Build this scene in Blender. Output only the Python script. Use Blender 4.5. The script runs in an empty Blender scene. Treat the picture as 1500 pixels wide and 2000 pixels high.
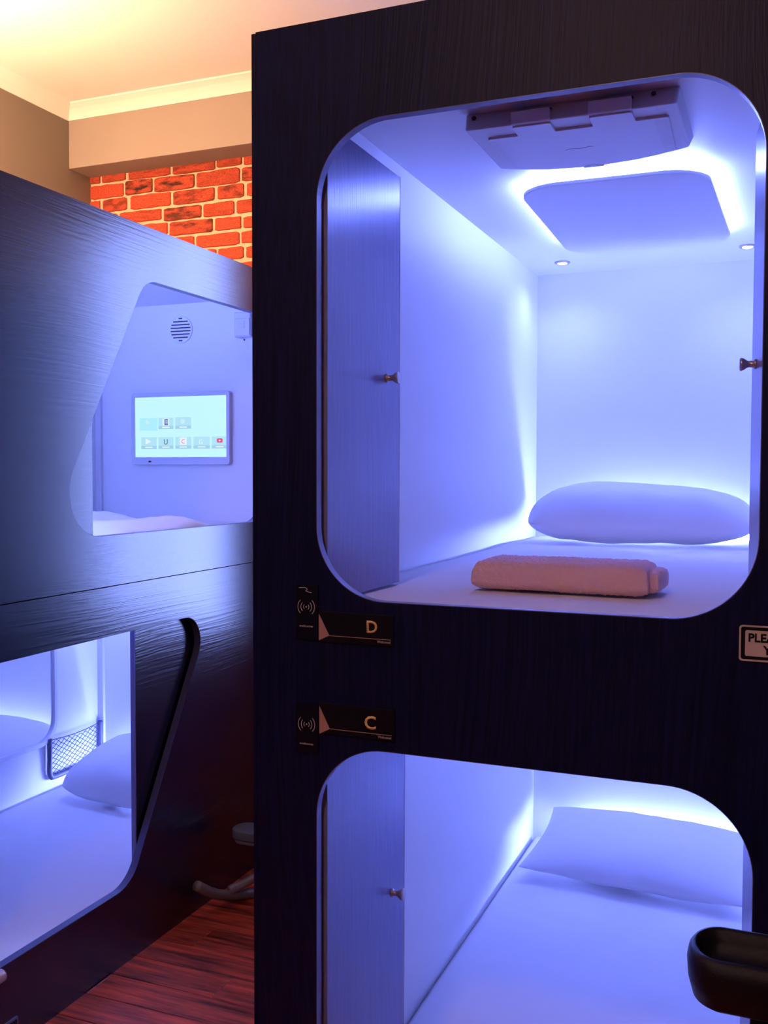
import bpy, bmesh, math, random
from mathutils import Matrix, Vector, noise

random.seed(4)
scene = bpy.context.scene
COL = scene.collection

# ------------------------------------------------------------------ camera
FPX, YAW, PITCH, ROLL = 1913.8, 0.38690, 0.04211, -0.00268
cam_data = bpy.data.cameras.new('camera')
cam_data.sensor_fit = 'VERTICAL'
cam_data.sensor_height = 36.0
cam_data.lens = FPX / 2000 * 36.0
cam_data.clip_start = 0.05
cam = bpy.data.objects.new('camera', cam_data)
COL.objects.link(cam)
fw = Vector((-math.sin(YAW) * math.cos(PITCH), math.cos(YAW) * math.cos(PITCH), -math.sin(PITCH)))
rt = Vector((math.cos(YAW), math.sin(YAW), 0))
dn = fw.cross(rt)
r2 = math.cos(ROLL) * rt + math.sin(ROLL) * dn
d2 = -math.sin(ROLL) * rt + math.cos(ROLL) * dn
cam.matrix_world = Matrix(((r2.x, -d2.x, -fw.x, 0), (r2.y, -d2.y, -fw.y, 0), (r2.z, -d2.z, -fw.z, 1.5), (0, 0, 0, 1)))
scene.camera = cam

# ------------------------------------------------------------------ world, exposure
world = bpy.data.worlds.new('world')
scene.world = world
world.use_nodes = True
bg = world.node_tree.nodes['Background']
bg.inputs[0].default_value = (0.27, 0.36, 1.0, 1)       # cool dusk sky, only seen through the window
bg.inputs[1].default_value = 19.0
scene.view_settings.view_transform = 'Standard'
scene.view_settings.look = 'None'
scene.view_settings.exposure = 0.28
scene.view_settings.gamma = 1.0
scene.view_settings.use_curve_mapping = False

LED_RGB = (0.165, 0.225, 1.0)
LED_RING = 88.0
LED_BED = 500.0
SPOT_W = 6.0
WARM_RGB = (1.0, 0.60, 0.33)
LAMP_A = 24.0
LAMP_B = 105.0
LAMP_P = 370.0
AISLE_RGB = (1.0, 0.60, 0.52)

# ------------------------------------------------------------------ materials
def new_mat(name):
    m = bpy.data.materials.new(name)
    m.use_nodes = True
    return m, m.node_tree.nodes, m.node_tree.links, m.node_tree.nodes['Principled BSDF']

def plain(name, col, rough=0.5, metal=0.0, spec=0.5, noise_scale=0, bump=0.0, var=0.0):
    m, N, L, b = new_mat(name)
    b.inputs['Base Color'].default_value = (*col, 1)
    b.inputs['Roughness'].default_value = rough
    b.inputs['Metallic'].default_value = metal
    b.inputs['Specular IOR Level'].default_value = spec
    if noise_scale:
        tc = N.new('ShaderNodeTexCoord')
        nz = N.new('ShaderNodeTexNoise')
        nz.inputs['Scale'].default_value = noise_scale
        nz.inputs['Detail'].default_value = 5
        L.new(tc.outputs['Object'], nz.inputs['Vector'])
        if bump:
            bp = N.new('ShaderNodeBump')
            bp.inputs['Strength'].default_value = bump
            bp.inputs['Distance'].default_value = 0.002
            L.new(nz.outputs['Fac'], bp.inputs['Height'])
            L.new(bp.outputs['Normal'], b.inputs['Normal'])
        if var:
            mx = N.new('ShaderNodeMix')
            mx.data_type = 'RGBA'
            mx.inputs['A'].default_value = (*[c * (1 - var) for c in col], 1)
            mx.inputs['B'].default_value = (*[min(1, c * (1 + var)) for c in col], 1)
            L.new(nz.outputs['Fac'], mx.inputs['Factor'])
            L.new(mx.outputs['Result'], b.inputs['Base Color'])
    return m

def wood(name, c0, c1, grain, rough=0.4, spec=0.5, bump=0.35, freq=190.0, warp=0.02, along=2.2, detail=3.0):
    """grain = axis index along which the grain runs"""
    m, N, L, b = new_mat(name)
    tc = N.new('ShaderNodeTexCoord')
    low = N.new('ShaderNodeTexNoise')
    low.inputs['Scale'].default_value = 1.3
    low.inputs['Detail'].default_value = 0.0
    mp0 = N.new('ShaderNodeMapping')
    sc0 = [2.2, 2.2, 2.2]; sc0[grain] = 0.9
    mp0.inputs['Scale'].default_value = sc0
    L.new(tc.outputs['Object'], mp0.inputs['Vector'])
    L.new(mp0.outputs['Vector'], low.inputs['Vector'])
    vm = N.new('ShaderNodeVectorMath'); vm.operation = 'SCALE'
    vm.inputs['Scale'].default_value = warp * 6
    ctr = N.new('ShaderNodeVectorMath'); ctr.operation = 'SUBTRACT'; ctr.inputs[1].default_value = (.5, .5, .5)
    L.new(low.outputs['Color'], ctr.inputs[0]); L.new(ctr.outputs['Vector'], vm.inputs[0])
    va = N.new('ShaderNodeVectorMath'); va.operation = 'ADD'
    L.new(tc.outputs['Object'], va.inputs[0]); L.new(vm.outputs['Vector'], va.inputs[1])
    mp = N.new('ShaderNodeMapping')
    sc = [freq, freq, freq]; sc[grain] = along
    mp.inputs['Scale'].default_value = sc
    L.new(va.outputs['Vector'], mp.inputs['Vector'])
    nz = N.new('ShaderNodeTexNoise')
    nz.inputs['Scale'].default_value = 1.0
    nz.inputs['Detail'].default_value = detail
    nz.inputs['Roughness'].default_value = 0.6
    L.new(mp.outputs['Vector'], nz.inputs['Vector'])
    cr = N.new('ShaderNodeValToRGB')
    cr.color_ramp.elements[0].position = 0.35; cr.color_ramp.elements[0].color = (*c0, 1)
    cr.color_ramp.elements[1].position = 0.68; cr.color_ramp.elements[1].color = (*c1, 1)
    L.new(nz.outputs['Fac'], cr.inputs['Fac'])
    L.new(cr.outputs['Color'], b.inputs['Base Color'])
    bp = N.new('ShaderNodeBump')
    bp.inputs['Strength'].default_value = bump
    bp.inputs['Distance'].default_value = 0.0015
    L.new(nz.outputs['Fac'], bp.inputs['Height'])
    L.new(bp.outputs['Normal'], b.inputs['Normal'])
    b.inputs['Roughness'].default_value = rough
    b.inputs['Specular IOR Level'].default_value = spec
    return m

def emit(name, col, strength):
    m, N, L, b = new_mat(name)
    b.inputs['Base Color'].default_value = (0.8, 0.8, 0.8, 1)
    b.inputs['Emission Color'].default_value = (*col, 1)
    b.inputs['Emission Strength'].default_value = strength
    return m

M = {}
M['wood_v'] = wood('black wood laminate vertical grain', (0.0012, 0.0026, 0.030), (0.0045, 0.007, 0.068), 2, rough=0.45, spec=0.2, bump=0.4)  # black laminate; blue light of the room is put into this navy colour
M['wood_h'] = wood('black wood laminate horizontal grain', (0.0015, 0.0025, 0.014), (0.006, 0.0075, 0.032), 1, rough=0.25, spec=1.0, bump=0.45, freq=150, warp=0.014, along=0.8, detail=2.0)
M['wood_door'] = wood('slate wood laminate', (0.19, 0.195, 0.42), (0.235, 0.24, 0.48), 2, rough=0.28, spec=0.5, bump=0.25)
M['band'] = plain('slate blue edge banding', (0.14, 0.14, 0.30), 0.35)
M['shaded_band'] = plain('edge banding with shade in colour', (0.05, 0.05, 0.13), 0.4)  # darker copy of the slate banding, poorly lit edge painted into the colour
M['white'] = plain('white laminate', (0.88, 0.88, 0.88), 0.45, noise_scale=3, var=0.01)
M['white_plastic'] = plain('white moulded plastic', (0.72, 0.71, 0.73), 0.45)
M['lid_plastic'] = plain('pale lilac plastic', (0.74, 0.72, 0.76), 0.4)
M['dark_slot'] = plain('dark slot', (0.03, 0.03, 0.06), 0.7)
M['sheet'] = plain('white cotton sheet', (0.87, 0.86, 0.87), 0.85, spec=0.15, noise_scale=14, bump=0.5, var=0.015)
M['pillow'] = plain('white cotton pillowcase', (0.85, 0.84, 0.86), 0.85, spec=0.15, noise_scale=22, bump=0.35, var=0.015)
M['towel'] = plain('pale pink terry', (0.95, 0.60, 0.62), 0.95, spec=0.05, noise_scale=420, bump=1.0, var=0.08)
M['chrome'] = plain('brushed nickel', (0.50, 0.42, 0.41), 0.28, metal=0.75)
M['black_gloss'] = plain('black acrylic', (0.002, 0.003, 0.016), 0.25, spec=0.3)
M['black_plate'] = plain('matt black plate', (0.002, 0.002, 0.010), 0.45, spec=0.25)
M['rose'] = plain('rose gold foil', (0.46, 0.27, 0.28), 0.45)
M['gold'] = plain('gold lettering', (0.88, 0.60, 0.26), 0.5)
M['mark'] = plain('pale print', (0.62, 0.56, 0.60), 0.6)
M['sign_white'] = plain('sign white', (0.62, 0.52, 0.55), 0.5)
M['led'] = emit('blue LED strip', LED_RGB, LED_RING)
M['led_bed'] = emit('blue LED strip at bed head', LED_RGB, LED_BED)
M['downlight'] = emit('downlight lens', (0.9, 0.95, 1.0), 6.0)
M['lamp_a'] = emit('warm lamp glass', WARM_RGB, LAMP_A)
M['lamp_p'] = emit('warm pendant glass', WARM_RGB, LAMP_P)
M['lamp_b'] = emit('warm lamp glass aisle', AISLE_RGB, LAMP_B)
M['ceiling'] = plain('ceiling paint', (0.90, 0.86, 0.82), 0.9, spec=0.1, noise_scale=2, var=0.01)
M['cornice'] = plain('cornice plaster', (0.86, 0.82, 0.77), 0.8, spec=0.1)
M['wall'] = plain('taupe wall paint', (0.23, 0.185, 0.150), 0.85, spec=0.15, noise_scale=5, var=0.03)
M['beam'] = plain('beam paint', (0.35, 0.28, 0.25), 0.85, spec=0.15, noise_scale=4, var=0.03)
M['mortar'] = plain('mortar', (0.66, 0.50, 0.34), 0.95, spec=0.05, noise_scale=60, bump=0.6, var=0.15)
M['grout'] = plain('grout', (0.55, 0.34, 0.32), 0.8)
M['steel'] = plain('painted steel tube', (0.20, 0.18, 0.20), 0.35, spec=0.6)
M['seat_pad'] = plain('grey vinyl pad', (0.13, 0.14, 0.17), 0.5)
M['chair_black'] = plain('textured black plastic', (0.005, 0.005, 0.011), 0.36, spec=0.3, noise_scale=900, bump=0.35)
M['net'] = plain('net cord', (0.05, 0.05, 0.09), 0.8)
M['net_frame'] = plain('blue net frame', (0.10, 0.10, 0.16), 0.5)
M['mirror'] = plain('mirror glass', (0.88, 0.88, 0.9), 0.02, metal=1.0)
M['frame_white'] = plain('white painted frame', (0.8, 0.8, 0.8), 0.5)
M['rail_pink'] = plain('pinkish aluminium', (0.55, 0.42, 0.40), 0.35, metal=0.3)

def brick_mat():
    m, N, L, b = new_mat('red brick')
    tc = N.new('ShaderNodeTexCoord'); oi = N.new('ShaderNodeObjectInfo')
    off = N.new('ShaderNodeVectorMath'); off.operation = 'ADD'
    mul = N.new('ShaderNodeVectorMath'); mul.operation = 'SCALE'; mul.inputs['Scale'].default_value = 30.0
    cmb = N.new('ShaderNodeCombineXYZ')
    for i in range(3): L.new(oi.outputs['Random'], cmb.inputs[i])
    L.new(cmb.outputs[0], mul.inputs[0])
    L.new(tc.outputs['Object'], off.inputs[0]); L.new(mul.outputs[0], off.inputs[1])
    n1 = N.new('ShaderNodeTexNoise'); n1.inputs['Scale'].default_value = 2.6; n1.inputs['Detail'].default_value = 6
    n2 = N.new('ShaderNodeTexNoise'); n2.inputs['Scale'].default_value = 22; n2.inputs['Detail'].default_value = 5
    L.new(off.outputs[0], n1.inputs['Vector']); L.new(off.outputs[0], n2.inputs['Vector'])
    base = N.new('ShaderNodeValToRGB')
    base.color_ramp.elements[0].position = 0.3; base.color_ramp.elements[0].color = (0.34, 0.035, 0.02, 1)
    base.color_ramp.elements[1].position = 0.75; base.color_ramp.elements[1].color = (0.72, 0.13, 0.065, 1)
    L.new(n2.outputs['Fac'], base.inputs['Fac'])
    att = N.new('ShaderNodeAttribute'); att.attribute_type = 'OBJECT'; att.attribute_name = 'burnt'
    gt = N.new('ShaderNodeMath'); gt.operation = 'MULTIPLY'
    ramp = N.new('ShaderNodeValToRGB')
    ramp.color_ramp.elements[0].position = 0.42; ramp.color_ramp.elements[1].position = 0.62
    L.new(n1.outputs['Fac'], ramp.inputs['Fac'])
    L.new(ramp.outputs['Color'], gt.inputs[0]); L.new(att.outputs['Fac'], gt.inputs[1])
    mx = N.new('ShaderNodeMix'); mx.data_type = 'RGBA'
    L.new(gt.outputs[0], mx.inputs['Factor']); L.new(base.outputs['Color'], mx.inputs['A'])
    mx.inputs['B'].default_value = (0.055, 0.025, 0.02, 1)
    L.new(mx.outputs['Result'], b.inputs['Base Color'])
    bp = N.new('ShaderNodeBump'); bp.inputs['Strength'].default_value = 0.6; bp.inputs['Distance'].default_value = 0.003
    L.new(n2.outputs['Fac'], bp.inputs['Height']); L.new(bp.outputs['Normal'], b.inputs['Normal'])
    b.inputs['Roughness'].default_value = 0.9; b.inputs['Specular IOR Level'].default_value = 0.15
    return m
M['brick'] = brick_mat()

def plank_mat():
    m, N, L, b = new_mat('red stained plank')
    tc = N.new('ShaderNodeTexCoord'); oi = N.new('ShaderNodeObjectInfo')
    cmb = N.new('ShaderNodeCombineXYZ')
    mlt = N.new('ShaderNodeMath'); mlt.operation = 'MULTIPLY'; mlt.inputs[1].default_value = 20
    L.new(oi.outputs['Random'], mlt.inputs[0])
    for i in range(3): L.new(mlt.outputs[0], cmb.inputs[i])
    off = N.new('ShaderNodeVectorMath'); off.operation = 'ADD'
    L.new(tc.outputs['Object'], off.inputs[0]); L.new(cmb.outputs[0], off.inputs[1])
    mp = N.new('ShaderNodeMapping'); mp.inputs['Scale'].default_value = (3.0, 38, 38)
    L.new(off.outputs[0], mp.inputs['Vector'])
    nz = N.new('ShaderNodeTexNoise'); nz.inputs['Scale'].default_value = 1; nz.inputs['Detail'].default_value = 6
    nz.inputs['Roughness'].default_value = 0.65
    L.new(mp.outputs[0], nz.inputs['Vector'])
    cr = N.new('ShaderNodeValToRGB')
    cr.color_ramp.elements[0].position = 0.36; cr.color_ramp.elements[0].color = (0.085, 0.014, 0.012, 1)
    cr.color_ramp.elements[1].position = 0.66; cr.color_ramp.elements[1].color = (0.75, 0.11, 0.05, 1)
    L.new(nz.outputs['Fac'], cr.inputs['Fac']); L.new(cr.outputs['Color'], b.inputs['Base Color'])
    bp = N.new('ShaderNodeBump'); bp.inputs['Strength'].default_value = 0.2; bp.inputs['Distance'].default_value = 0.001
    L.new(nz.outputs['Fac'], bp.inputs['Height']); L.new(bp.outputs['Normal'], b.inputs['Normal'])
    b.inputs['Roughness'].default_value = 0.38
    return m
M['plank'] = plank_mat()

def glass_mat():
    m, N, L, b = new_mat('window glass')
    out = N['Material Output']
    tr = N.new('ShaderNodeBsdfTransparent'); gl = N.new('ShaderNodeBsdfGlossy'); gl.inputs['Roughness'].default_value = 0.02
    fr = N.new('ShaderNodeFresnel'); fr.inputs['IOR'].default_value = 1.45
    mx = N.new('ShaderNodeMixShader')
    L.new(fr.outputs[0], mx.inputs[0]); L.new(tr.outputs[0], mx.inputs[1]); L.new(gl.outputs[0], mx.inputs[2])
    L.new(mx.outputs[0], out.inputs['Surface'])
    return m
M['glass'] = glass_mat()

# ------------------------------------------------------------------ object helpers
def empty(name, loc, label=None, cat=None, group=None, kind=None):
    o = bpy.data.objects.new(name, None)
    o.empty_display_size = 0.05
    o.location = loc
    COL.objects.link(o)
    tag(o, label, cat, group, kind)
    return o

def tag(o, label=None, cat=None, group=None, kind=None):
    if label: o['label'] = label
    if cat: o['category'] = cat
    if group: o['group'] = group
    if kind: o['kind'] = kind
    return o

def world_loc(o):
    v = Vector(o.location)
    if o.parent: v += world_loc(o.parent)
    return v

def obj(name, src, mat, parent=None, smooth=False, label=None, kind=None):
    """src: bmesh or mesh in world coordinates; origin moved to the base centre"""
    if isinstance(src, bmesh.types.BMesh):
        me = bpy.data.meshes.new(name)
        src.to_mesh(me); src.free()
    else:
        me = src
    xs = [v.co for v in me.vertices]
    lo = Vector((min(v.x for v in xs), min(v.y for v in xs), min(v.z for v in xs)))
    hi = Vector((max(v.x for v in xs), max(v.y for v in xs), max(v.z for v in xs)))
    org = Vector(((lo.x + hi.x) / 2, (lo.y + hi.y) / 2, lo.z))
    me.transform(Matrix.Translation(-org))
    me.materials.clear()
    me.materials.append(M[mat] if isinstance(mat, str) else mat)
    if smooth:
        for p in me.polygons: p.use_smooth = True
    o = bpy.data.objects.new(name, me)
    COL.objects.link(o)
    if parent:
        o.parent = parent
        o.location = org - world_loc(parent)
    else:
        o.location = org
    if label: o['label'] = label
    if kind: o['kind'] = kind
    return o

def bm_box(x0, x1, y0, y1, z0, z1, bev=0.0, seg=2):
    bm = bmesh.new()
    bmesh.ops.create_cube(bm, size=1, matrix=Matrix.Translation(((x0 + x1) / 2, (y0 + y1) / 2, (z0 + z1) / 2)) @ Matrix.Diagonal((x1 - x0, y1 - y0, z1 - z0, 1)))
    if bev: bmesh.ops.bevel(bm, geom=bm.edges[:], offset=bev, segments=seg, affect='EDGES', profile=0.5)
    return bm

def box(name, x0, x1, y0, y1, z0, z1, mat, parent=None, bev=0.0015, **k):
    return obj(name, bm_box(x0, x1, y0, y1, z0, z1, bev), mat, parent, **k)

def round_poly(pts, radii, n=14):
    out = []
    N = len(pts)
    for i in range(N):
        p = Vector(pts[i]); a = Vector(pts[i - 1]); c = Vector(pts[(i + 1) % N])
        r = radii[i] if isinstance(radii, (list, tuple)) else radii
        if r <= 0: out.append(p); continue
        u = (a - p).normalized(); w = (c - p).normalized()
        ang = math.acos(max(-1, min(1, u.dot(w))))
        d = r / math.tan(ang / 2)
        ctr = p + (u + w).normalized() * (r / math.sin(ang / 2))
        s = p + u * d - ctr; e = p + w * d - ctr
        a0 = math.atan2(s.y, s.x); a1 = math.atan2(e.y, e.x)
        da = (a1 - a0 + math.pi) % (2 * math.pi) - math.pi
        for k in range(n + 1):
            t = a0 + da * k / n
            out.append(ctr + Vector((math.cos(t), math.sin(t))) * r)
    return out

def rrect(u0, u1, v0, v1, r, n=14):
    return round_poly([(u0, v0), (u1, v0), (u1, v1), (u0, v1)], r, n)

def place2d(p, w, plane, pos):
    if plane == 'Y': return Vector((p[0], pos + w, p[1]))      # u = X, v = Z
    if plane == 'X': return Vector((pos + w, p[0], p[1]))      # u = Y, v = Z
    return Vector((p[0], p[1], pos + w))                        # u = X, v = Y

def flat_panel(loops, plane, p0, p1, bevel=0.0):
    """filled outline with holes, extruded between p0 and p1"""
    cu = bpy.data.curves.new('tmp', 'CURVE')
    cu.dimensions = '2D'; cu.fill_mode = 'BOTH'
    for lp in loops:
        s = cu.splines.new('POLY'); s.points.add(len(lp) - 1)
        for q, p in zip(s.points, lp): q.co = (p[0], p[1], 0, 1)
        s.use_cyclic_u = True
    cu.extrude = abs(p1 - p0) / 2
    if bevel: cu.bevel_depth = bevel; cu.offset = -bevel; cu.bevel_resolution = 1
    o = bpy.data.objects.new('tmp', cu); COL.objects.link(o)
    dg = bpy.context.evaluated_depsgraph_get()
    me = bpy.data.meshes.new_from_object(o.evaluated_get(dg))
    bpy.data.objects.remove(o); bpy.data.curves.remove(cu)
    mid = (p0 + p1) / 2
    for v in me.vertices:
        v.co = place2d((v.co.x, v.co.y), v.co.z, plane, mid)
    bm = bmesh.new(); bm.from_mesh(me); bpy.data.meshes.remove(me)
    bmesh.ops.remove_doubles(bm, verts=bm.verts, dist=1e-5)
    bmesh.ops.recalc_face_normals(bm, faces=bm.faces)
    return bm

def ring_wall(loop, plane, p0, p1, th):
    """thin band following a closed outline (inner side of an opening), extruded p0..p1, thickness th inwards"""
    bm = bmesh.new()
    n = len(loop)
    c = Vector((sum(p[0] for p in loop) / n, sum(p[1] for p in loop) / n))
    area = sum(loop[i][0] * loop[(i + 1) % n][1] - loop[(i + 1) % n][0] * loop[i][1] for i in range(n))
    sg = 1 if area > 0 else -1
    inner = []
    for i in range(n):
        a = Vector(loop[i - 1]); b = Vector(loop[(i + 1) % n])
        t = (b - a)
        if t.length < 1e-9: t = Vector((1, 0))
        t.normalize()
        inner.append(Vector(loop[i]) + Vector((-t.y, t.x)) * th * sg)
    rows = []
    for L_, w in ((loop, p0), (inner, p0), (inner, p1), (loop, p1)):
        rows.append([bm.verts.new(place2d(p, 0, plane, w)) for p in L_])
    for i in range(n):
        j = (i + 1) % n
        for k in range(4):
            bm.faces.new((rows[k][i], rows[k][j], rows[(k + 1) % 4][j], rows[(k + 1) % 4][i]))
    bmesh.ops.recalc_face_normals(bm, faces=bm.faces)
    return bm

def bm_tube(path, rad, seg=10, closed=False):
    bm = bmesh.new()
    P = [Vector(p) for p in path]; n = len(P)
    rads = rad if isinstance(rad, (list, tuple)) else [rad] * n
    prev = None; rings = []
    for i in range(n):
        if closed: t = P[(i + 1) % n] - P[i - 1]
        else: t = P[min(i + 1, n - 1)] - P[max(i - 1, 0)]
        t.normalize()
        if prev is None:
            up = Vector((0, 0, 1)) if abs(t.z) < 0.9 else Vector((1, 0, 0))
            a = t.cross(up).normalized()
        else:
            a = (prev - t * prev.dot(t)).normalized()
        prev = a; b = t.cross(a)
        rings.append([bm.verts.new(P[i] + (a * math.cos(2 * math.pi * k / seg) + b * math.sin(2 * math.pi * k / seg)) * rads[i]) for k in range(seg)])
    m = n if closed else n - 1
    for i in range(m):
        A, B = rings[i], rings[(i + 1) % n]
        for k in range(seg):
            bm.faces.new((A[k], A[(k + 1) % seg], B[(k + 1) % seg], B[k]))
    if not closed:
        bm.faces.new(rings[0][::-1]); bm.faces.new(rings[-1])
    bmesh.ops.recalc_face_normals(bm, faces=bm.faces)
    return bm

def smooth_path(pts, n=6):
    P = [Vector(p) for p in pts]; out = []
    for i in range(len(P) - 1):
        p0 = P[max(i - 1, 0)]; p1 = P[i]; p2 = P[i + 1]; p3 = P[min(i + 2, len(P) - 1)]
        for k in range(n):
            t = k / n
            out.append(0.5 * ((2 * p1) + (p2 - p0) * t + (2 * p0 - 5 * p1 + 4 * p2 - p3) * t * t + (-p0 + 3 * p1 - 3 * p2 + p3) * t ** 3))
    out.append(P[-1]); return out

def bm_lathe(profile, origin, axis, seg=24):
    """profile: list of (distance along axis, radius)"""
    ax = Vector(axis).normalized()
    up = Vector((0, 0, 1)) if abs(ax.z) < 0.9 else Vector((1, 0, 0))
    a = ax.cross(up).normalized(); b = ax.cross(a)
    bm = bmesh.new(); rings = []
    for h, r in profile:
        rings.append([bm.verts.new(Vector(origin) + ax * h + (a * math.cos(2 * math.pi * k / seg) + b * math.sin(2 * math.pi * k / seg)) * max(r, 1e-5)) for k in range(seg)])
    for A, B in zip(rings, rings[1:]):
        for k in range(seg):
            bm.faces.new((A[k], A[(k + 1) % seg], B[(k + 1) % seg], B[k]))
    bm.faces.new(rings[0][::-1]); bm.faces.new(rings[-1])
    bmesh.ops.recalc_face_normals(bm, faces=bm.faces)
    return bm

def bm_text(txt, height, plane, u, v, pos, depth, bold=0.0, sx=1.0, align='CENTER', shear=0.0):
    cu = bpy.data.curves.new('tmp', 'FONT')
    cu.body = txt; cu.size = 1.0; cu.extrude = 0.0; cu.offset = bold; cu.shear = shear
    cu.align_x = 'LEFT'; cu.resolution_u = 3
    o = bpy.data.objects.new('tmp', cu); COL.objects.link(o)
    dg = bpy.context.evaluated_depsgraph_get()
    me = bpy.data.meshes.new_from_object(o.evaluated_get(dg))
    bpy.data.objects.remove(o); bpy.data.curves.remove(cu)
    bm = bmesh.new(); bm.from_mesh(me); bpy.data.meshes.remove(me)
    xs = [w.co.x for w in bm.verts]; ys = [w.co.y for w in bm.verts]
    k = height / (max(ys) - min(ys))
    ox = min(xs) if align == 'LEFT' else (min(xs) + max(xs)) / 2
    oy = min(ys)
    r = bmesh.ops.extrude_face_region(bm, geom=bm.faces[:])
    new = [g for g in r['geom'] if isinstance(g, bmesh.types.BMVert)]
    for w in new: w.co.z += 1.0
    for w in bm.verts:
        p = (u + (w.co.x - ox) * k * sx, v + (w.co.y - oy) * k)
        w.co = place2d(p, w.co.z * depth, plane, pos)
    bmesh.ops.recalc_face_normals(bm, faces=bm.faces)
    return bm

def bm_join(bms):
    out = bmesh.new()
    for b in bms:
        me = bpy.data.meshes.new('t'); b.to_mesh(me); b.free(); out.from_mesh(me); bpy.data.meshes.remove(me)
    return out

# ------------------------------------------------------------------ the room
XW, XE, YS, YN, ZC = -3.0, 1.3, -1.7, 3.75, 3.12
WIN = (-1.39, -0.62, 0.75, 2.70)          # window in the back wall: x0 x1 z0 z1

fl = box('floor', XW - .1, XE + .1, YS - .1, YN + .1, -0.06, -0.0045, 'grout', bev=0); tag(fl, kind='structure')
ce = box('ceiling', XW - .1, XE + .1, YS - .1, YN + .1, ZC, ZC + .08, 'ceiling', bev=0); tag(ce, kind='structure')
wl = box('wall_left', XW - .1, XW, YS - .1, YN + .1, -0.06, ZC, 'wall', bev=0); tag(wl, kind='structure')
wr = box('wall_right', XE, XE + .1, YS - .1, YN + .1, -0.06, ZC, 'wall', bev=0); tag(wr, kind='structure')
wf = box('wall_front', XW, XE, YS - .1, YS, -0.06, ZC, 'wall', bev=0); tag(wf, kind='structure')
wb = obj('wall_back', flat_panel([[(XW, -.06), (XE, -.06), (XE, ZC), (XW, ZC)],
                                  [(WIN[0], WIN[2]), (WIN[1], WIN[2]), (WIN[1], WIN[3]), (WIN[0], WIN[3])]], 'Y', YN, YN + .1), 'mortar')
tag(wb, kind='structure')

# bricks of the visible stretch, then the rest of that stretch in running bond
BR = [[(-3.0, -2.946, 2.821, 2.86), (-2.934, -2.803, 2.820, 2.86), (-2.787, -2.562, 2.817, 2.86), (-2.549, -2.33, 2.814, 2.86), (-2.321, -2.196, 2.821, 2.86), (-2.184, -2.06, 2.816, 2.86)],
      [(-3.0, -2.815, 2.749, 2.812), (-2.805, -2.657, 2.751, 2.815), (-2.647, -2.436, 2.747, 2.812), (-2.425, -2.206, 2.745, 2.812), (-2.194, -2.0, 2.748, 2.808)],
      [(-3.0, -2.947, 2.686, 2.744), (-2.931, -2.797, 2.685, 2.744), (-2.777, -2.56, 2.682, 2.746), (-2.547, -2.333, 2.681, 2.742), (-2.317, -2.185, 2.682, 2.742), (-2.17, -1.99, 2.682, 2.739)],
      [(-3.0, -2.85, 2.622, 2.676), (-2.837, -2.61, 2.624, 2.676), (-2.598, -2.401, 2.613, 2.673), (-2.390, -2.234, 2.612, 2.672), (-2.222, -2.03, 2.614, 2.670)],
      [(-2.968, -2.78, 2.556, 2.612), (-2.767, -2.578, 2.556, 2.612), (-2.567, -2.343, 2.546, 2.608), (-2.330, -2.2, 2.548, 2.604), (-2.188, -1.98, 2.547, 2.598)],
      [(-2.839, -2.642, 2.488, 2.540), (-2.629, -2.439, 2.487, 2.540), (-2.428, -2.209, 2.480, 2.537), (-2.198, -2.02, 2.483, 2.536)],
      [(-2.512, -2.326, 2.420, 2.474), (-2.315, -2.188, 2.419, 2.472), (-2.174, -1.96, 2.418, 2.470)],
      [(-2.45, -2.240, 2.350, 2.405), (-2.226, -2.02, 2.348, 2.403)],
      [(-2.40, -2.18, 2.284, 2.339), (-2.165, -1.95, 2.284, 2.339)]]
BURNT = {(0, 0): .5, (0, 1): .35, (0, 2): .4, (0, 3): .6, (0, 4): .4, (1, 1): 1, (1, 2): 1, (1, 4): .8, (2, 1): .6, (2, 3): .7, (2, 4): .7, (3, 2): .85, (4, 2): .85}
def brick_mesh(seed):
    rnd = random.Random(seed)
    pts = round_poly([(-.5, -.5), (.5, -.5), (.5, .5), (-.5, .5)], [.10, .12, .09, .11], 2)
    P = []
    for i in range(len(pts)):
        a, b_ = pts[i], pts[(i + 1) % len(pts)]
        steps = 4 if (b_ - a).length > .3 else 1
        for k in range(steps):
            q = a.lerp(b_, k / steps)
            P.append(Vector((q.x * (1 + rnd.uniform(-.012, .004)), q.y * (1 + rnd.uniform(-.10, .03)))))
    bm = bmesh.new()
    back = [bm.verts.new((p.x, 1, p.y)) for p in P]
    mid = [bm.verts.new((p.x, 0.35, p.y)) for p in P]
    frt = [bm.verts.new((p.x * .975, 0.0, p.y * .90)) for p in P]
    n = len(P)
    for i in range(n):
        j = (i + 1) % n
        bm.faces.new((back[i], back[j], mid[j], mid[i])); bm.faces.new((mid[i], mid[j], frt[j], frt[i]))
    bm.faces.new(frt[::-1]); bm.faces.new(back)
    bmesh.ops.recalc_face_normals(bm, faces=bm.faces)
    me = bpy.data.meshes.new('brick'); bm.to_mesh(me); bm.free(); me.materials.append(M['brick'])
    return me
BMESH = [brick_mesh(s) for s in range(7)]
def brick(x0, x1, z0, z1, burnt):
    o = bpy.data.objects.new('brick', random.choice(BMESH)); COL.objects.link(o)
    o.parent = wb
    o.location = Vector(((x0 + x1) / 2, YN - 0.007, (z0 + z1) / 2)) - world_loc(wb)
    o.scale = (x1 - x0, 0.008, z1 - z0)
    o['burnt'] = float(burnt)
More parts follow.
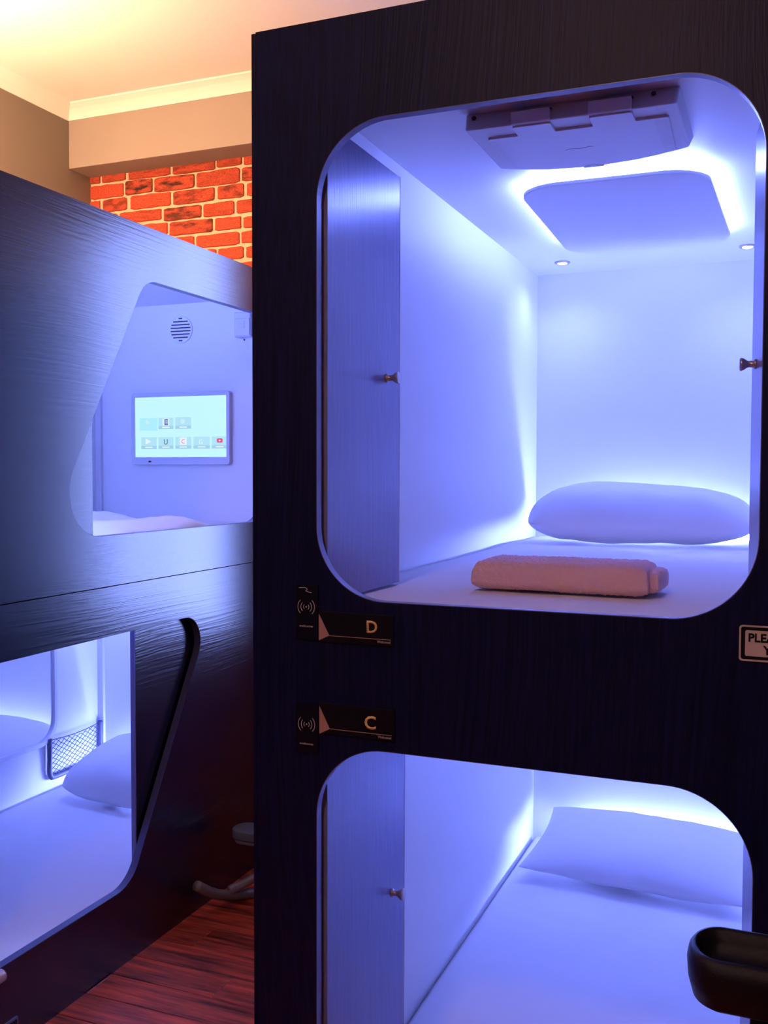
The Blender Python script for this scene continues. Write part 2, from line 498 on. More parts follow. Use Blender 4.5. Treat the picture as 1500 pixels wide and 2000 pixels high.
for r, row in enumerate(BR):
    for i, q in enumerate(row): brick(*q, BURNT.get((r, i), 0.0 if random.random() < .7 else .3))
    x = row[-1][1] + .011
    while x < WIN[0] - .12 or (row[0][2] > WIN[3] + .02 and x < -1.0):
        w = random.choice((.2, .21, .215, .13)); lim = -1.0 if row[0][2] > WIN[3] + .02 else WIN[0] - .06
        x1 = min(x + w, lim); brick(x, x1, row[0][2], row[0][3], random.choice((0, 0, 0, .5, .9))); x = x1 + .011
        if x1 >= lim: break

zz = 2.217
odd = 0
while zz > 0.0:                                 # running bond down to the floor in the gap between the pods
    x = -2.06 + (.11 if odd else 0)
    lim = WIN[0] - .03 if zz + .056 > WIN[2] - .04 else -0.88
    while x < lim - .03:
        x1 = min(x + .213, lim)
        brick(x, x1, zz, zz + .055, random.choice((0, 0, 0, .5, .9))); x = x1 + .011
    zz -= .066; odd ^= 1

bh = box('beam_back', XW, XE, 3.60, YN, 2.852, ZC, 'beam', bev=0.002); tag(bh, kind='structure')

def cornice(name, path, inward):
    """cove profile swept along a straight wall line; inward = unit vector into the room"""
    bm = bmesh.new()
    prof = [(0, -.058), (.006, -.058), (.008, -.050), (.018, -.036), (.034, -.020), (.050, -.010), (.058, -.006), (.060, 0), (0, 0)]
    rows = []
    for end, p in enumerate(path):
        rows.append([bm.verts.new(Vector((p[0], p[1], ZC)) + Vector((inward[0] * a, inward[1] * a, b_))) for a, b_ in prof])
    for k in range(len(prof)):
        bm.faces.new((rows[0][k], rows[1][k], rows[1][(k + 1) % len(prof)], rows[0][(k + 1) % len(prof)]))
    bm.faces.new(rows[0]); bm.faces.new(rows[1][::-1])
    bmesh.ops.recalc_face_normals(bm, faces=bm.faces)
    return tag(obj(name, bm, 'cornice'), kind='structure')
cornice('trim_1', ((XW, YS), (XW, 3.60)), (1, 0))
cornice('trim_2', ((XW, 3.60), (XE, 3.60)), (0, -1))

# floor planks
pl_cache = {}
def plank(x0, x1, y0, y1):
    key = (round(x1 - x0, 3), round(y1 - y0, 3))
    if key not in pl_cache:
        me = bpy.data.meshes.new('plank')
        b_ = bm_box(-(x1 - x0) / 2, (x1 - x0) / 2, -(y1 - y0) / 2, (y1 - y0) / 2, -.0045, 0, 0.0012, 1)
        b_.to_mesh(me); b_.free(); me.materials.append(M['plank']); pl_cache[key] = me
    o = bpy.data.objects.new('plank', pl_cache[key]); COL.objects.link(o); o.parent = fl
    o.location = Vector(((x0 + x1) / 2, (y0 + y1) / 2, 0)) - world_loc(fl)
PW, PLN, GAP = 0.1170, 1.2, 0.0022
y = 2.344 - PW * 35
k = -35
while y < YN - .02:
    off = {0: -1.483, -1: -1.823, 1: -1.02, 2: -1.70, -2: -1.25}.get(k, -1.483 + PLN * ((k * 0.37) % 1))
    x = off - PLN * 3
    y1 = min(y + PW, YN)
    while x < XE:
        a, b_ = max(x, XW), min(x + PLN, XE)
        if b_ - a > .02 and y1 > YS: plank(a + GAP / 2, b_ - GAP / 2, max(y, YS) + GAP / 2, y1 - GAP / 2)
        x += PLN
    y += PW; k += 1

# window in the back wall (behind the right pod; its daylight glances along the left pod)
wn = empty('window_1', ((WIN[0] + WIN[1]) / 2, YN + .04, WIN[2]), kind='structure')
x0, x1, z0, z1 = WIN
obj('window_frame', flat_panel([[(x0, z0), (x1, z0), (x1, z1), (x0, z1)],
                                [(x0 + .05, z0 + .05), (x0 + .395, z0 + .05), (x0 + .395, z1 - .05), (x0 + .05, z1 - .05)],
                                [(x0 + .445, z0 + .05), (x1 - .05, z0 + .05), (x1 - .05, z1 - .05), (x0 + .445, z1 - .05)]], 'Y', YN + .03, YN + .08), 'frame_white', wn)
for a, b_ in ((x0 + .05, x0 + .395), (x0 + .445, x1 - .05)):
    box('pane', a, b_, YN + .052, YN + .057, z0 + .05, z1 - .05, 'glass', wn, bev=0)
box('window_sill', x0 - .02, x1 + .02, YN - .02, YN + .03, z0 - .025, z0, 'frame_white', wn)

# ceiling lamps
def ceiling_lamp(x, y, mat, label):
    e = empty('ceiling_lamp', (x, y, ZC), label, 'lamp')
    obj('lamp_base', bm_lathe([(0, .13), (.012, .13), (.018, .125)], (x, y, ZC), (0, 0, -1), 40), 'frame_white', e, True)
    obj('lamp_glass', bm_lathe([(.018, .108), (.04, .118), (.065, .114), (.088, .092), (.104, .055), (.110, .0)], (x, y, ZC), (0, 0, -1), 40), mat, e, True)
    return e
ceiling_lamp(-2.20, 2.40, 'lamp_a', 'warm round ceiling lamp glowing above the left pod')
def pendant(x, y, z, label):
    e = empty('pendant_lamp', (x, y, ZC), label, 'lamp')
    obj('canopy', bm_lathe([(0, .045), (.02, .045), (.028, .01)], (x, y, ZC), (0, 0, -1), 28), 'frame_white', e, True)
    obj('cord', bm_tube([(x, y, ZC - .02), (x, y, z + .09)], .003, 8), 'black_plate', e)
    obj('globe', bm_lathe([(-.09 * math.cos(math.pi * k / 16), max(.004, .09 * math.sin(math.pi * k / 16))) for k in range(17)], (x, y, z), (0, 0, 1), 32), 'lamp_p', e, True)
pendant(-2.60, 2.12, 2.52, 'warm glowing globe pendant hanging over the left pod')
ceiling_lamp(-0.55, -0.75, 'lamp_b', 'warm round ceiling lamp over the aisle in front of the pods')

# ------------------------------------------------------------------ right pod (bunks D and C)
PX0, PX1, PY0, PY1, PH = -0.859, 0.093, 1.498, 3.565, 2.248
IX0, IX1, IY1 = -0.840, 0.074, 3.54
OX0, OX1 = -0.735, -0.030
D0, D1, C0, C1 = 1.281, 2.077, 0.235, 1.032
OR = 0.125
podR = empty('sleeping_pod', ((PX0 + PX1) / 2, (PY0 + PY1) / 2, 0),
             'tall black wood-grain pod with two rounded openings marked D and C', 'bunk pod')
hD = rrect(OX0, OX1, D0, D1, OR, 18); hC = rrect(OX0, OX1, C0, C1, OR, 18)
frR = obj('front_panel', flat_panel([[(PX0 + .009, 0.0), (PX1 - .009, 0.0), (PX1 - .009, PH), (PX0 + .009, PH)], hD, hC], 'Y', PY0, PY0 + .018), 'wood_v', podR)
for h in (hD, hC): obj('edge_band', ring_wall(h, 'Y', PY0 + .0006, PY0 + .018, .0012), 'band', frR)
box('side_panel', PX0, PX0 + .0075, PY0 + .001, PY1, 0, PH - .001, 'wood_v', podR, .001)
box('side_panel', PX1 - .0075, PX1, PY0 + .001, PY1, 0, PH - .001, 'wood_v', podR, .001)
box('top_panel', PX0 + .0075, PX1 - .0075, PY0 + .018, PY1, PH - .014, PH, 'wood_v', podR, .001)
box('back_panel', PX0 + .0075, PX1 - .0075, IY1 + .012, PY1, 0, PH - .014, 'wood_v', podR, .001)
YI = PY0 + .018
box('divider_board', IX0, IX1, YI, IY1, 1.085, 1.135, 'white', podR, .001)
box('base_board', IX0, IX1, YI, IY1, 0.0, 0.03, 'white', podR, .001)

def lining(pod, ax, a0, a1, b0, b1, z0, z1):
    """white lining of one bunk; side walls in X, end walls in Y"""
    t = .011
    box('wall_lining', a0 - t, a0, b0, b1, z0, z1, 'white', pod, .0006)
    box('wall_lining', a1, a1 + t, b0, b1, z0, z1, 'white', pod, .0006)
    box('wall_lining', a0 - t, a1 + t, b1, b1 + t, z0, z1, 'white', pod, .0006)
    box('ceiling_lining', a0 - t, a1 + t, b0, b1 + t, z1, z1 + t, 'white', pod, .0006)

lining(podR, 0, IX0, IX1, YI, IY1, 1.135, 2.21)
lining(podR, 0, IX0, IX1, YI, IY1, 0.03, 1.073)

def light_panel(pod, u0, u1, v0, v1, zc):
    """dropped rounded ceiling panel with a LED strip hidden above its rim"""
    lp = round_poly([(u0 + .02, v0), (u1 - .02, v0), (u1, v1), (u0, v1)], .105, 16)
    p = obj('light_panel', flat_panel([lp], 'Z', zc - .032, zc - .025, .001), 'white', pod)
    s = .013
    ins = round_poly([(u0 + .02 + s, v0 + s), (u1 - .02 - s, v0 + s), (u1 - s, v1 - s), (u0 + s, v1 - s)], .094, 16)
    obj('led_strip', ring_wall(ins, 'Z', zc - .024, zc - .008, .003), 'led', p)
    ins2 = [(q.x * .8 + (u0 + u1) * .1, q.y * .8 + (v0 + v1) * .1) for q in ins]
    obj('spacer', flat_panel([ins2], 'Z', zc - .025, zc), 'white', p)
light_panel(podR, -.632, -.152, 2.335, 3.105, 2.21)
light_panel(podR, -.632, -.152, 2.335, 3.105, 1.073)

def bed_led(pod, x0, x1, y, z):
    box('led_strip', x0, x1, y, y + .008, z, z + .014, 'led_bed', pod, 0)
bed_led(podR, -.67, -.095, IY1 - .022, 1.272)
bed_led(podR, -.67, -.095, IY1 - .022, 0.160)
def downlight(pod, dx, dy, zc, power=SPOT_W):
    d = obj('downlight_ring', bm_lathe([(0, .026), (.004, .026), (.006, .021), (.004, .017)], (dx, dy, zc), (0, 0, -1), 28), 'chrome', pod, True)
    obj('downlight_lens', bm_lathe([(.001, .0165), (.0055, .016), (.007, .011), (.0075, 0)], (dx, dy, zc), (0, 0, -1), 24), 'downlight', d, True)
    ld = bpy.data.lights.new('downlight_beam', 'SPOT')
    ld.energy = power; ld.color = LED_RGB; ld.spot_size = math.radians(150); ld.spot_blend = 1.0; ld.shadow_soft_size = .016
    lo = bpy.data.objects.new('downlight_beam', ld); COL.objects.link(lo)
    lo.location = (dx, dy, zc - .03)
for zc in (2.21, 1.073):
    downlight(podR, -.710, 3.343, zc); downlight(podR, -.118, 3.315, zc)

def knob(parent, base, axis):
    obj('knob', bm_lathe([(0, .0085), (.003, .0085), (.005, .006), (.013, .0055), (.016, .007), (.020, .0100), (.024, .0115), (.026, .0115), (.027, .010)], base, axis, 24), 'chrome', parent, True)

def door_left(z0, z1, free, kz):
    d = box('door', -.744, -.728, YI + .012, free, z0, z1, 'wood_door', podR, .0008)
    box('door_edge', -.7445, -.7275, free, free + .0018, z0, z1, 'white_plastic', d, .0004)
    knob(d, (-.728, free - .072, kz), (1, 0, 0))
door_left(1.272, 2.092, 1.868, 1.682)
door_left(0.215, 1.062, 1.905, 0.637)

def door_right(z0, z1, kz):
    h = Vector((-.012, YI + .012)); f = Vector((-.0555, 1.868)); t = (f - h).normalized(); n = Vector((t.y, -t.x)) * .016
    bm = bmesh.new()
    q = [h, f, f + n, h + n]
    lo = [bm.verts.new((p.x, p.y, z0)) for p in q]; hi = [bm.verts.new((p.x, p.y, z1)) for p in q]
    bm.faces.new(lo[::-1]); bm.faces.new(hi)
    for i in range(4): bm.faces.new((lo[i], lo[(i + 1) % 4], hi[(i + 1) % 4], hi[i]))
    bmesh.ops.recalc_face_normals(bm, faces=bm.faces)
    d = obj('door', bm, 'wood_door', podR)
    p = h.lerp(f, .80)
    knob(d, (p.x, p.y, kz), (-n.x, -n.y, 0))
door_right(1.272, 2.092, 1.684)
door_right(0.215, 1.062, 0.637)

# ------------------------------------------------------------------ overhead flip-down unit of bunk D
ov = empty('overhead_console', (-.395, 2.06, 2.21), 'white flip-down console on the ceiling of bunk D', 'console')
def frustum(top, bot, zt, zb, bev=.006):
    bm = bmesh.new()
    a = [bm.verts.new((x, y_, zt)) for x, y_ in top]; b_ = [bm.verts.new((x, y_, zb)) for x, y_ in bot]
    n = len(top)
    bm.faces.new(a); bm.faces.new(b_[::-1])
    for i in range(n): bm.faces.new((a[i], a[(i + 1) % n], b_[(i + 1) % n], b_[i]))
    bmesh.ops.recalc_face_normals(bm, faces=bm.faces)
    if bev:
        ed = [e for e in bm.edges if not (e.verts[0].co.z > zt - 1e-6 and e.verts[1].co.z > zt - 1e-6)]
        bmesh.ops.bevel(bm, geom=ed, offset=bev, segments=3, affect='EDGES', profile=.5)
    return bm
def bow(x0, x1, y0, y1, b_, n=12):
    out = [(x0, y0), (x1, y0)]
    for i in range(n + 1):
        t = i / n; out.append((x1 + (x0 - x1) * t, y1 + b_ * (1 - (2 * t - 1) ** 2)))
    return out
obj('housing', frustum(bow(-.602, -.190, 1.905, 2.21, .05), bow(-.594, -.192, 1.872, 2.135, .055), 2.21, 2.168, .006), 'white_plastic', ov)
lid = obj('lid', flat_panel([round_poly([(-.562, 1.925), (-.500, 1.925), (-.500, 1.876), (-.425, 1.876), (-.425, 1.925), (-.352, 1.925), (-.352, 1.876), (-.272, 1.876), (-.272, 1.925), (-.212, 1.925),
                                         (-.218, 2.128), (-.300, 2.162), (-.395, 2.176), (-.490, 2.162), (-.572, 2.128)],
                                        [.006, .002, .006, .006, .002, .002, .006, .006, .002, .006, .012, .05, .08, .05, .012], 4)], 'Z', 2.1640, 2.1682, .001), 'lid_plastic', ov)
for a, b_ in ((-.500, -.425), (-.352, -.272)):
    box('hinge_block', a, b_, 1.866, 1.881, 2.1665, 2.1915, 'lid_plastic', ov, .003)
    box('hinge_gap', a - .002, b_ + .002, 1.8790, 1.8850, 2.1905, 2.1938, 'dark_slot', ov, .0004)
for a in (-.580, -.235):
    obj('screw_hole', bm_lathe([(0, .0045), (.003, .0045)], (a, 1.8905, 2.196), (0, -1, .6), 14), 'dark_slot', ov)
for side, xa, xb in ((-1, -.560, -.548), (1, -.216, -.240)):
    bms = []
    for i in range(22):
        yy = 1.94 + i * .0085
        bms.append(bm_box(min(xa, xb) - side * .0 * i, max(xa, xb), yy, yy + .0032, 2.1628, 2.1645))
    obj('louvre_ribs', bm_join(bms), 'white_plastic', lid, kind='stuff')
obj('emblem', bm_join([bm_tube(smooth_path([(-.43, 2.045, 2.1638), (-.418, 2.040, 2.1636), (-.40, 2.044, 2.1636), (-.38, 2.039, 2.1636), (-.372, 2.042, 2.1638)]), .0012, 6)]), 'band', lid)
obj('finger_catch', flat_panel([[(-.395 + .022 * math.cos(math.pi * t / 10), 2.177 - .017 * math.sin(math.pi * t / 10)) for t in range(11)]], 'Z', 2.1622, 2.166), 'white_plastic', lid)

# ------------------------------------------------------------------ beds
def mattress(name, x0, x1, y0, y1, z0, z1, label, seed, amp=.004, r=.03):
    nx, ny = 46, 100
    bm = bmesh.new()
    def edge(d):
        return 0 if d >= r else r - math.sqrt(max(0, r * r - (r - d) ** 2))
    V = []
    for i in range(nx + 1):
        row = []
        for j in range(ny + 1):
            u = x0 + (x1 - x0) * (0.5 - 0.5 * math.cos(math.pi * i / nx) if False else i / nx); v = y0 + (y1 - y0) * j / ny
            d = min(u - x0, x1 - u, v - y0, y1 - v)
            w = noise.noise(Vector((u * 4 + seed, v * 2.2, 0))) + .5 * noise.noise(Vector((u * 9, v * 5 + seed, 3)))
            row.append(bm.verts.new((u, v, z1 - edge(d) + amp * w)))
        V.append(row)
    for i in range(nx):
        for j in range(ny): bm.faces.new((V[i][j], V[i + 1][j], V[i + 1][j + 1], V[i][j + 1]))
    rim = [V[i][0] for i in range(nx)] + [V[nx][j] for j in range(ny)] + [V[i][ny] for i in range(nx, 0, -1)] + [V[0][j] for j in range(ny, 0, -1)]
    low = [bm.verts.new((p.co.x, p.co.y, z0)) for p in rim]
    for i in range(len(rim)):
        j = (i + 1) % len(rim); bm.faces.new((rim[i], low[i], low[j], rim[j]))
    bm.faces.new(low)
    bmesh.ops.recalc_face_normals(bm, faces=bm.faces)
    return tag(obj(name, bm, 'sheet', None, True), label, 'mattress')
mattress('mattress', IX0 + .003, IX1 - .003, YI + .002, IY1 - .004, 1.135, 1.266, 'white sheeted mattress in bunk D under the pink towel', 1, .005, .016)
mattress('mattress', IX0 + .004, IX1 - .004, YI + .002, IY1 - .004, 0.03, 0.152, 'white sheeted mattress in bunk C, wide bare sheet', 5, .004, .02)

def pillow(cx, cy, cz, w, d, h, rot, label, seed, rotz=0, pinch=.07, flat=.35, sharp=2.6, rnd=0.0, skew=0.0):
    """cz = height of the lower face centre; rot = tilt towards the back (X rotation)"""
    n = 44
    bm = bmesh.new(); rows = {}
    for s in (1, -1):
        for i in range(n + 1):
            for j in range(n + 1):
                if s == -1 and (i in (0, n) or j in (0, n)): rows[(s, i, j)] = rows[(1, i, j)]; continue
                u = -math.cos(math.pi * i / n); v = -math.cos(math.pi * j / n)
                t = ((1 - abs(u) ** sharp) * (1 - abs(v) ** sharp)) ** .55
                x = u * w / 2 * (1 - pinch * (1 - v * v) - rnd * v ** 4); y_ = v * d / 2 * (1 - pinch * (1 - u * u) - rnd * 1.6 * u ** 6)
                hh = h * (1 - (skew * u if s == 1 else 0)) * t * ((1 - flat) if s == 1 else -flat)
                wr = .006 * noise.noise(Vector((x * 7 + seed, y_ * 7, s * 2.0))) + .003 * noise.noise(Vector((x * 18 + seed, y_ * 14, s * 5.0)))
                rows[(s, i, j)] = bm.verts.new((x, y_, hh + wr * min(1, t * 2 + .25)))
    for s in (1, -1):
        for i in range(n):
            for j in range(n):
                f = [rows[(s, i, j)], rows[(s, i + 1, j)], rows[(s, i + 1, j + 1)], rows[(s, i, j + 1)]]
                bm.faces.new(f if s == 1 else f[::-1])
    bm.transform(Matrix.Translation((cx, cy, cz)) @ Matrix.Rotation(rotz, 4, 'Z') @ Matrix.Rotation(rot, 4, 'X'))
    bmesh.ops.recalc_face_normals(bm, faces=bm.faces)
    return tag(obj('pillow', bm, 'pillow', None, True), label, 'pillow')
pillow(-.430, 3.27, 1.351, .70, .38, .174, math.radians(6), 'plump white pillow behind the pink towel in bunk D', 2, math.radians(4), pinch=.0, flat=.42, sharp=4, rnd=.05, skew=.16)
pillow(-.415, 3.30, 0.232, .72, .44, .15, math.radians(8), 'white pillow lying in bunk C', 9, math.radians(-3), pinch=.06, flat=.45)

# folded towel
def towel():
    e = empty('folded_towel', (-.43, 1.92, 1.268), 'pale pink folded terry towel on the bed of bunk D', 'towel')
    def layer(x0, x1, y0, y1, z0, z1, seed, rx):
        # rounded slab; rx = corner roundness
        bm = bmesh.new()
        nu, nv = 120, 110
        h = z1 - z0
        prof = []
        pts = round_poly([(y0, z0), (y1, z0), (y1, z1), (y0, z1)], [h * .30, h * .3, h * .45, h * .47], 8)
        L_ = []
        for i in range(len(pts)):
            a, b_ = pts[i], pts[(i + 1) % len(pts)]
            k = max(1, int((b_ - a).length / .0035))
            for q in range(k): L_.append(a.lerp(b_, q / k))
        n = len(L_); cy, cz = (y0 + y1) / 2, (z0 + z1) / 2
        rings = []
        for i in range(nu + 1):
            s = i / nu; x = x0 + (x1 - x0) * s
            e0 = min(s, 1 - s) * (x1 - x0)
            sc = 1 if e0 > rx else .62 + .38 * math.sqrt(max(0, 1 - (1 - e0 / rx) ** 2))
            ring = []
            for p in L_:
                dy, dz = p.x - cy, p.y - cz
                fz = nz_ = noise.noise(Vector((x * 230 + seed, p.x * 230, p.y * 230)))
                lowf = noise.noise(Vector((x * 9 + seed, p.x * 9, p.y * 9)))
                m_ = 1
                q = Vector((x, cy + dy * (.94 + .06 * sc), cz + dz * sc - (1 - sc) * h * .18))
                nrm = Vector((0, dy / .1, dz / .03)).normalized()
                q += nrm * (.0034 * fz + .003 * lowf)
                q.x += .004 * lowf
                ring.append(bm.verts.new(q))
            rings.append(ring)
        for A, B in zip(rings, rings[1:]):
            for k in range(n): bm.faces.new((A[k], A[(k + 1) % n], B[(k + 1) % n], B[k]))
        bm.faces.new(rings[0]); bm.faces.new(rings[-1])
        bmesh.ops.recalc_face_normals(bm, faces=bm.faces)
        return bm
    obj('towel_fold', layer(-.556, -.226, 1.812, 1.975, 1.273, 1.328, 3, .035), 'towel', e, True)
    obj('towel_fold', layer(-.40, -.205, 1.835, 1.98, 1.275, 1.314, 8, .02), 'towel', e, True)
towel()

# ------------------------------------------------------------------ plates and readers on the right pod
def card_reader(x0, x1, z0, z1, cz, tz, curl, label):
    e = empty('card_reader', ((x0 + x1) / 2, PY0 - .003, z0), label, 'card reader', 'card readers on the pod front')
    box('reader_plate', x0, x1, PY0 - .0045, PY0, z0, z1, 'black_gloss', e, .0008)
    cx = (x0 + x1) / 2 - .0003
    yy = PY0 - .0047
    for r in (.0052, .0102, .0158):
        for s in (0, math.pi):
            obj('signal_arc', bm_tube([(cx + r * math.cos(s + a), yy, cz + r * math.sin(s + a)) for a in [math.radians(-46 + 92 * k / 10) for k in range(11)]], .00052, 6), 'mark', e)
    obj('signal_dot', bm_lathe([(0, .0014), (.0006, .0012)], (cx, PY0 - .0045, cz), (0, -1, 0), 14), 'mark', e)
    obj('lettering', bm_text('welcome', .0036, 'Y', cx, tz, PY0 - .0051, .0006, .004, 1.4, shear=.25), 'mark', e)
    if curl:
        obj('curl_mark', bm_tube(smooth_path([(cx - .013, yy, z1 - .0055), (cx - .002, yy, z1 - .005), (cx + .002, yy, z1 - .008), (cx - .001, yy, z1 - .010), (cx + .004, yy, z1 - .012), (cx + .010, yy, z1 - .013)]), .0005, 6), 'mark', e)
card_reader(-.7725, -.7300, 1.211, 1.305, 1.2672, 1.2325, True, 'black card reader left of the D nameplate')
card_reader(-.7725, -.7290, 1.015, 1.100, 1.0645, 1.0290, False, 'black card reader left of the C nameplate')

def nameplate(letter, x0, x1, z0, z1, tri, line_z, lx, lz, lh, label):
    e = empty('nameplate', ((x0 + x1) / 2, PY0 - .003, z0), label, 'nameplate', 'bunk nameplates')
    box('plate', x0, x1, PY0 - .0035, PY0, z0, z1, 'black_plate', e, .0006)
    yy = PY0 - .0041
    obj('corner_triangle', flat_panel([tri], 'Y', yy, PY0 - .0034), 'rose', e)
    box('gold_line', tri[1][0] - .0005, x1 - .005, yy, PY0 - .0034, line_z - .0005, line_z + .0005, 'rose', e, 0)
    obj('letter', bm_text(letter, lh, 'Y', lx, lz, PY0 - .0046, .0012, .018, 1.0), 'gold', e)
    obj('lettering', bm_text('Welcome!', .0042, 'Y', x1 - .0170, line_z - .0062, yy - .0002, .0005, .0, .95), 'mark', e)
nameplate('D', -.7285, -.5915, 1.2090, 1.2610, [(-.7280, 1.2564), (-.7082, 1.2205), (-.7280, 1.2112)], 1.2203, -.6298, 1.2298, .0205, 'black nameplate with a gold letter D')
nameplate('C', -.7275, -.5895, 1.0510, 1.1040, [(-.7270, 1.0985), (-.7072, 1.0605), (-.7270, 1.0505)], 1.0608, -.6325, 1.0672, .0232, 'black nameplate with a gold letter C')

# notice sign
sg = empty('notice_sign', (.025, PY0 - .002, 1.2275), 'white and black notice beside the D opening, lower right, reading PLEASE', 'sign')
o1 = rrect(-.0552, .090, 1.2275, 1.2795, .0045, 6); o2 = rrect(-.0527, .0875, 1.2300, 1.2770, .003, 6)
i1 = rrect(-.0470, .082, 1.2348, 1.2722, .0025, 6)
obj('backing', flat_panel([o1], 'Y', PY0 - .002, PY0), 'black_plate', sg)
obj('border', flat_panel([o1, o2], 'Y', PY0 - .0028, PY0 - .0018), 'sign_white', sg)
obj('face', flat_panel([i1], 'Y', PY0 - .0028, PY0 - .0018), 'sign_white', sg)
obj('lettering', bm_text('PLEASE', .0128, 'Y', -.0425, 1.2555, PY0 - .0034, .0007, .030, .98, 'LEFT'), 'black_plate', sg)
obj('lettering', bm_text('YOUR', .0135, 'Y', -.0230, 1.2378, PY0 - .0034, .0007, .030, .92, 'LEFT'), 'black_plate', sg)

# ------------------------------------------------------------------ left pod
LX, LB = -1.827, -2.875
LY0, LY1 = 1.50, 3.615
JX0, JX1, JY0, JY1 = -2.842, -1.852, 1.53, 3.58
podL = empty('sleeping_pod', ((LX + LB) / 2, (LY0 + LY1) / 2, 0), 'long black wood-grain pod on the left with slanted openings, screen inside the upper one', 'bunk pod')
SEAM = 1.158
hU = round_poly([(2.085, 1.307), (3.26, 1.307), (3.50, 2.086), (2.535, 2.086)], [.13, .12, .10, .10], 16)
hL = round_poly([(1.62, .229), (2.445, .229), (2.900, 1.012), (1.70, 1.012)], [.12, .12, .09, .10], 16)
fU = obj('front_panel', flat_panel([[(LY0, SEAM + .0015), (LY1, SEAM + .0015), (LY1, PH), (LY0, PH)], hU], 'X', LX - .025, LX), 'wood_h', podL)
fL = obj('front_panel', flat_panel([[(LY0, 0), (LY1, 0), (LY1, SEAM - .0015), (LY0, SEAM - .0015)], hL], 'X', LX - .025, LX), 'wood_h', podL)
obj('edge_band', ring_wall(hU, 'X', LX - .025, LX - .0006, .0012), 'band', fU)
obj('edge_band', ring_wall(hL, 'X', LX - .025, LX - .0006, .0012), 'shaded_band', fL)
box('side_panel', LB, LX - .025, LY0, LY0 + .012, 0, PH, 'wood_h', podL, .001)
box('side_panel', LB, LX - .025, LY1 - .012, LY1, 0, PH, 'wood_h', podL, .001)
box('top_panel', LB, LX - .025, LY0 + .012, LY1 - .012, PH - .014, PH, 'wood_h', podL, .001)
box('back_panel', LB, LB + .012, LY0 + .012, LY1 - .012, 0, PH - .014, 'wood_h', podL, .001)
box('divider_board', JX0, JX1, JY0, JY1, 1.085, 1.135, 'white', podL, .001)
box('base_board', JX0, JX1, JY0, JY1, 0, .03, 'white', podL, .001)
def lining_l(z0, z1):
    t = .011
    box('wall_lining', JX0 - t, JX0, JY0, JY1, z0, z1, 'white', podL, .0006)
    box('wall_lining', JX0 - t, JX1, JY0 - t, JY0, z0, z1, 'white', podL, .0006)
    box('wall_lining', JX0 - t, JX1, JY1, JY1 + t, z0, z1, 'white', podL, .0006)
    box('ceiling_lining', JX0 - t, JX1, JY0 - t, JY1 + t, z1, z1 + t, 'white', podL, .0006)
    box('corner_strip', JX0, JX0 + .030, JY1 - .016, JY1, z0 + .135, z1 - .002, 'white_plastic', podL, .002)
lining_l(1.135, 2.21); lining_l(.03, 1.073)
light_panel(podL, -2.58, -2.12, 2.40, 3.10, 2.21)
light_panel(podL, -2.58, -2.12, 2.20, 2.95, 1.073)
bed_led(podL, -2.70, -2.00, JY1 - .022, .163)
for zc, yy, pw in ((2.21, 1.75, 60.0), (1.073, 3.36, SPOT_W)):
    downlight(podL, -2.68, yy, zc, pw); downlight(podL, -2.05, yy, zc, pw)
du = box('sliding_door', LX - .048, LX - .032, LY0 + .03, 2.318, 1.262, 2.125, 'wood_h', podL, .0008)
dl = box('sliding_door', LX - .048, LX - .032, 2.512, 3.35, .18, 1.055, 'wood_h', podL, .0008)
box('door_edge', LX - .0485, LX - .0315, 2.5095, 2.5122, .18, 1.055, 'band', dl, .0004)
gr = obj('grab_rail', bm_tube(smooth_path([(LX, 1.60, .235), (LX + .03, 1.61, .235), (LX + .037, 1.64, .235), (LX + .037, 1.80, .235), (LX + .037, 1.866, .235)]), .016, 14), 'rail_pink', podL, True)
obj('socket_plate', flat_panel([round_poly([(1.80, .02), (1.955, .02), (1.955, .078), (1.80, .078)], .004, 3)], 'X', LX, LX + .004), 'band', podL)
box('socket_insert', LX + .004, LX + .0055, 1.805, 1.949, .025, .072, 'black_plate', podL, .0005)

mattress('mattress', JX0 + .003, JX1 - .003, JY0 + .003, JY1 - .004, 1.135, 1.285, 'white sheeted mattress in the upper left bunk below the screen', 11, .004, .016)
mattress('mattress', JX0 + .003, JX1 - .003, JY0 + .003, JY1 - .004, 0.03, 0.155, 'white sheeted mattress in the lower left bunk by the net pocket', 15, .003, .02)
pillow(-2.35, 3.32,   .257, .74, .42, .18, math.radians(14), 'white pillow in front of the black net pocket, lower left bunk', 21, math.radians(-2), pinch=.0, flat=.42, sharp=4, rnd=.08)

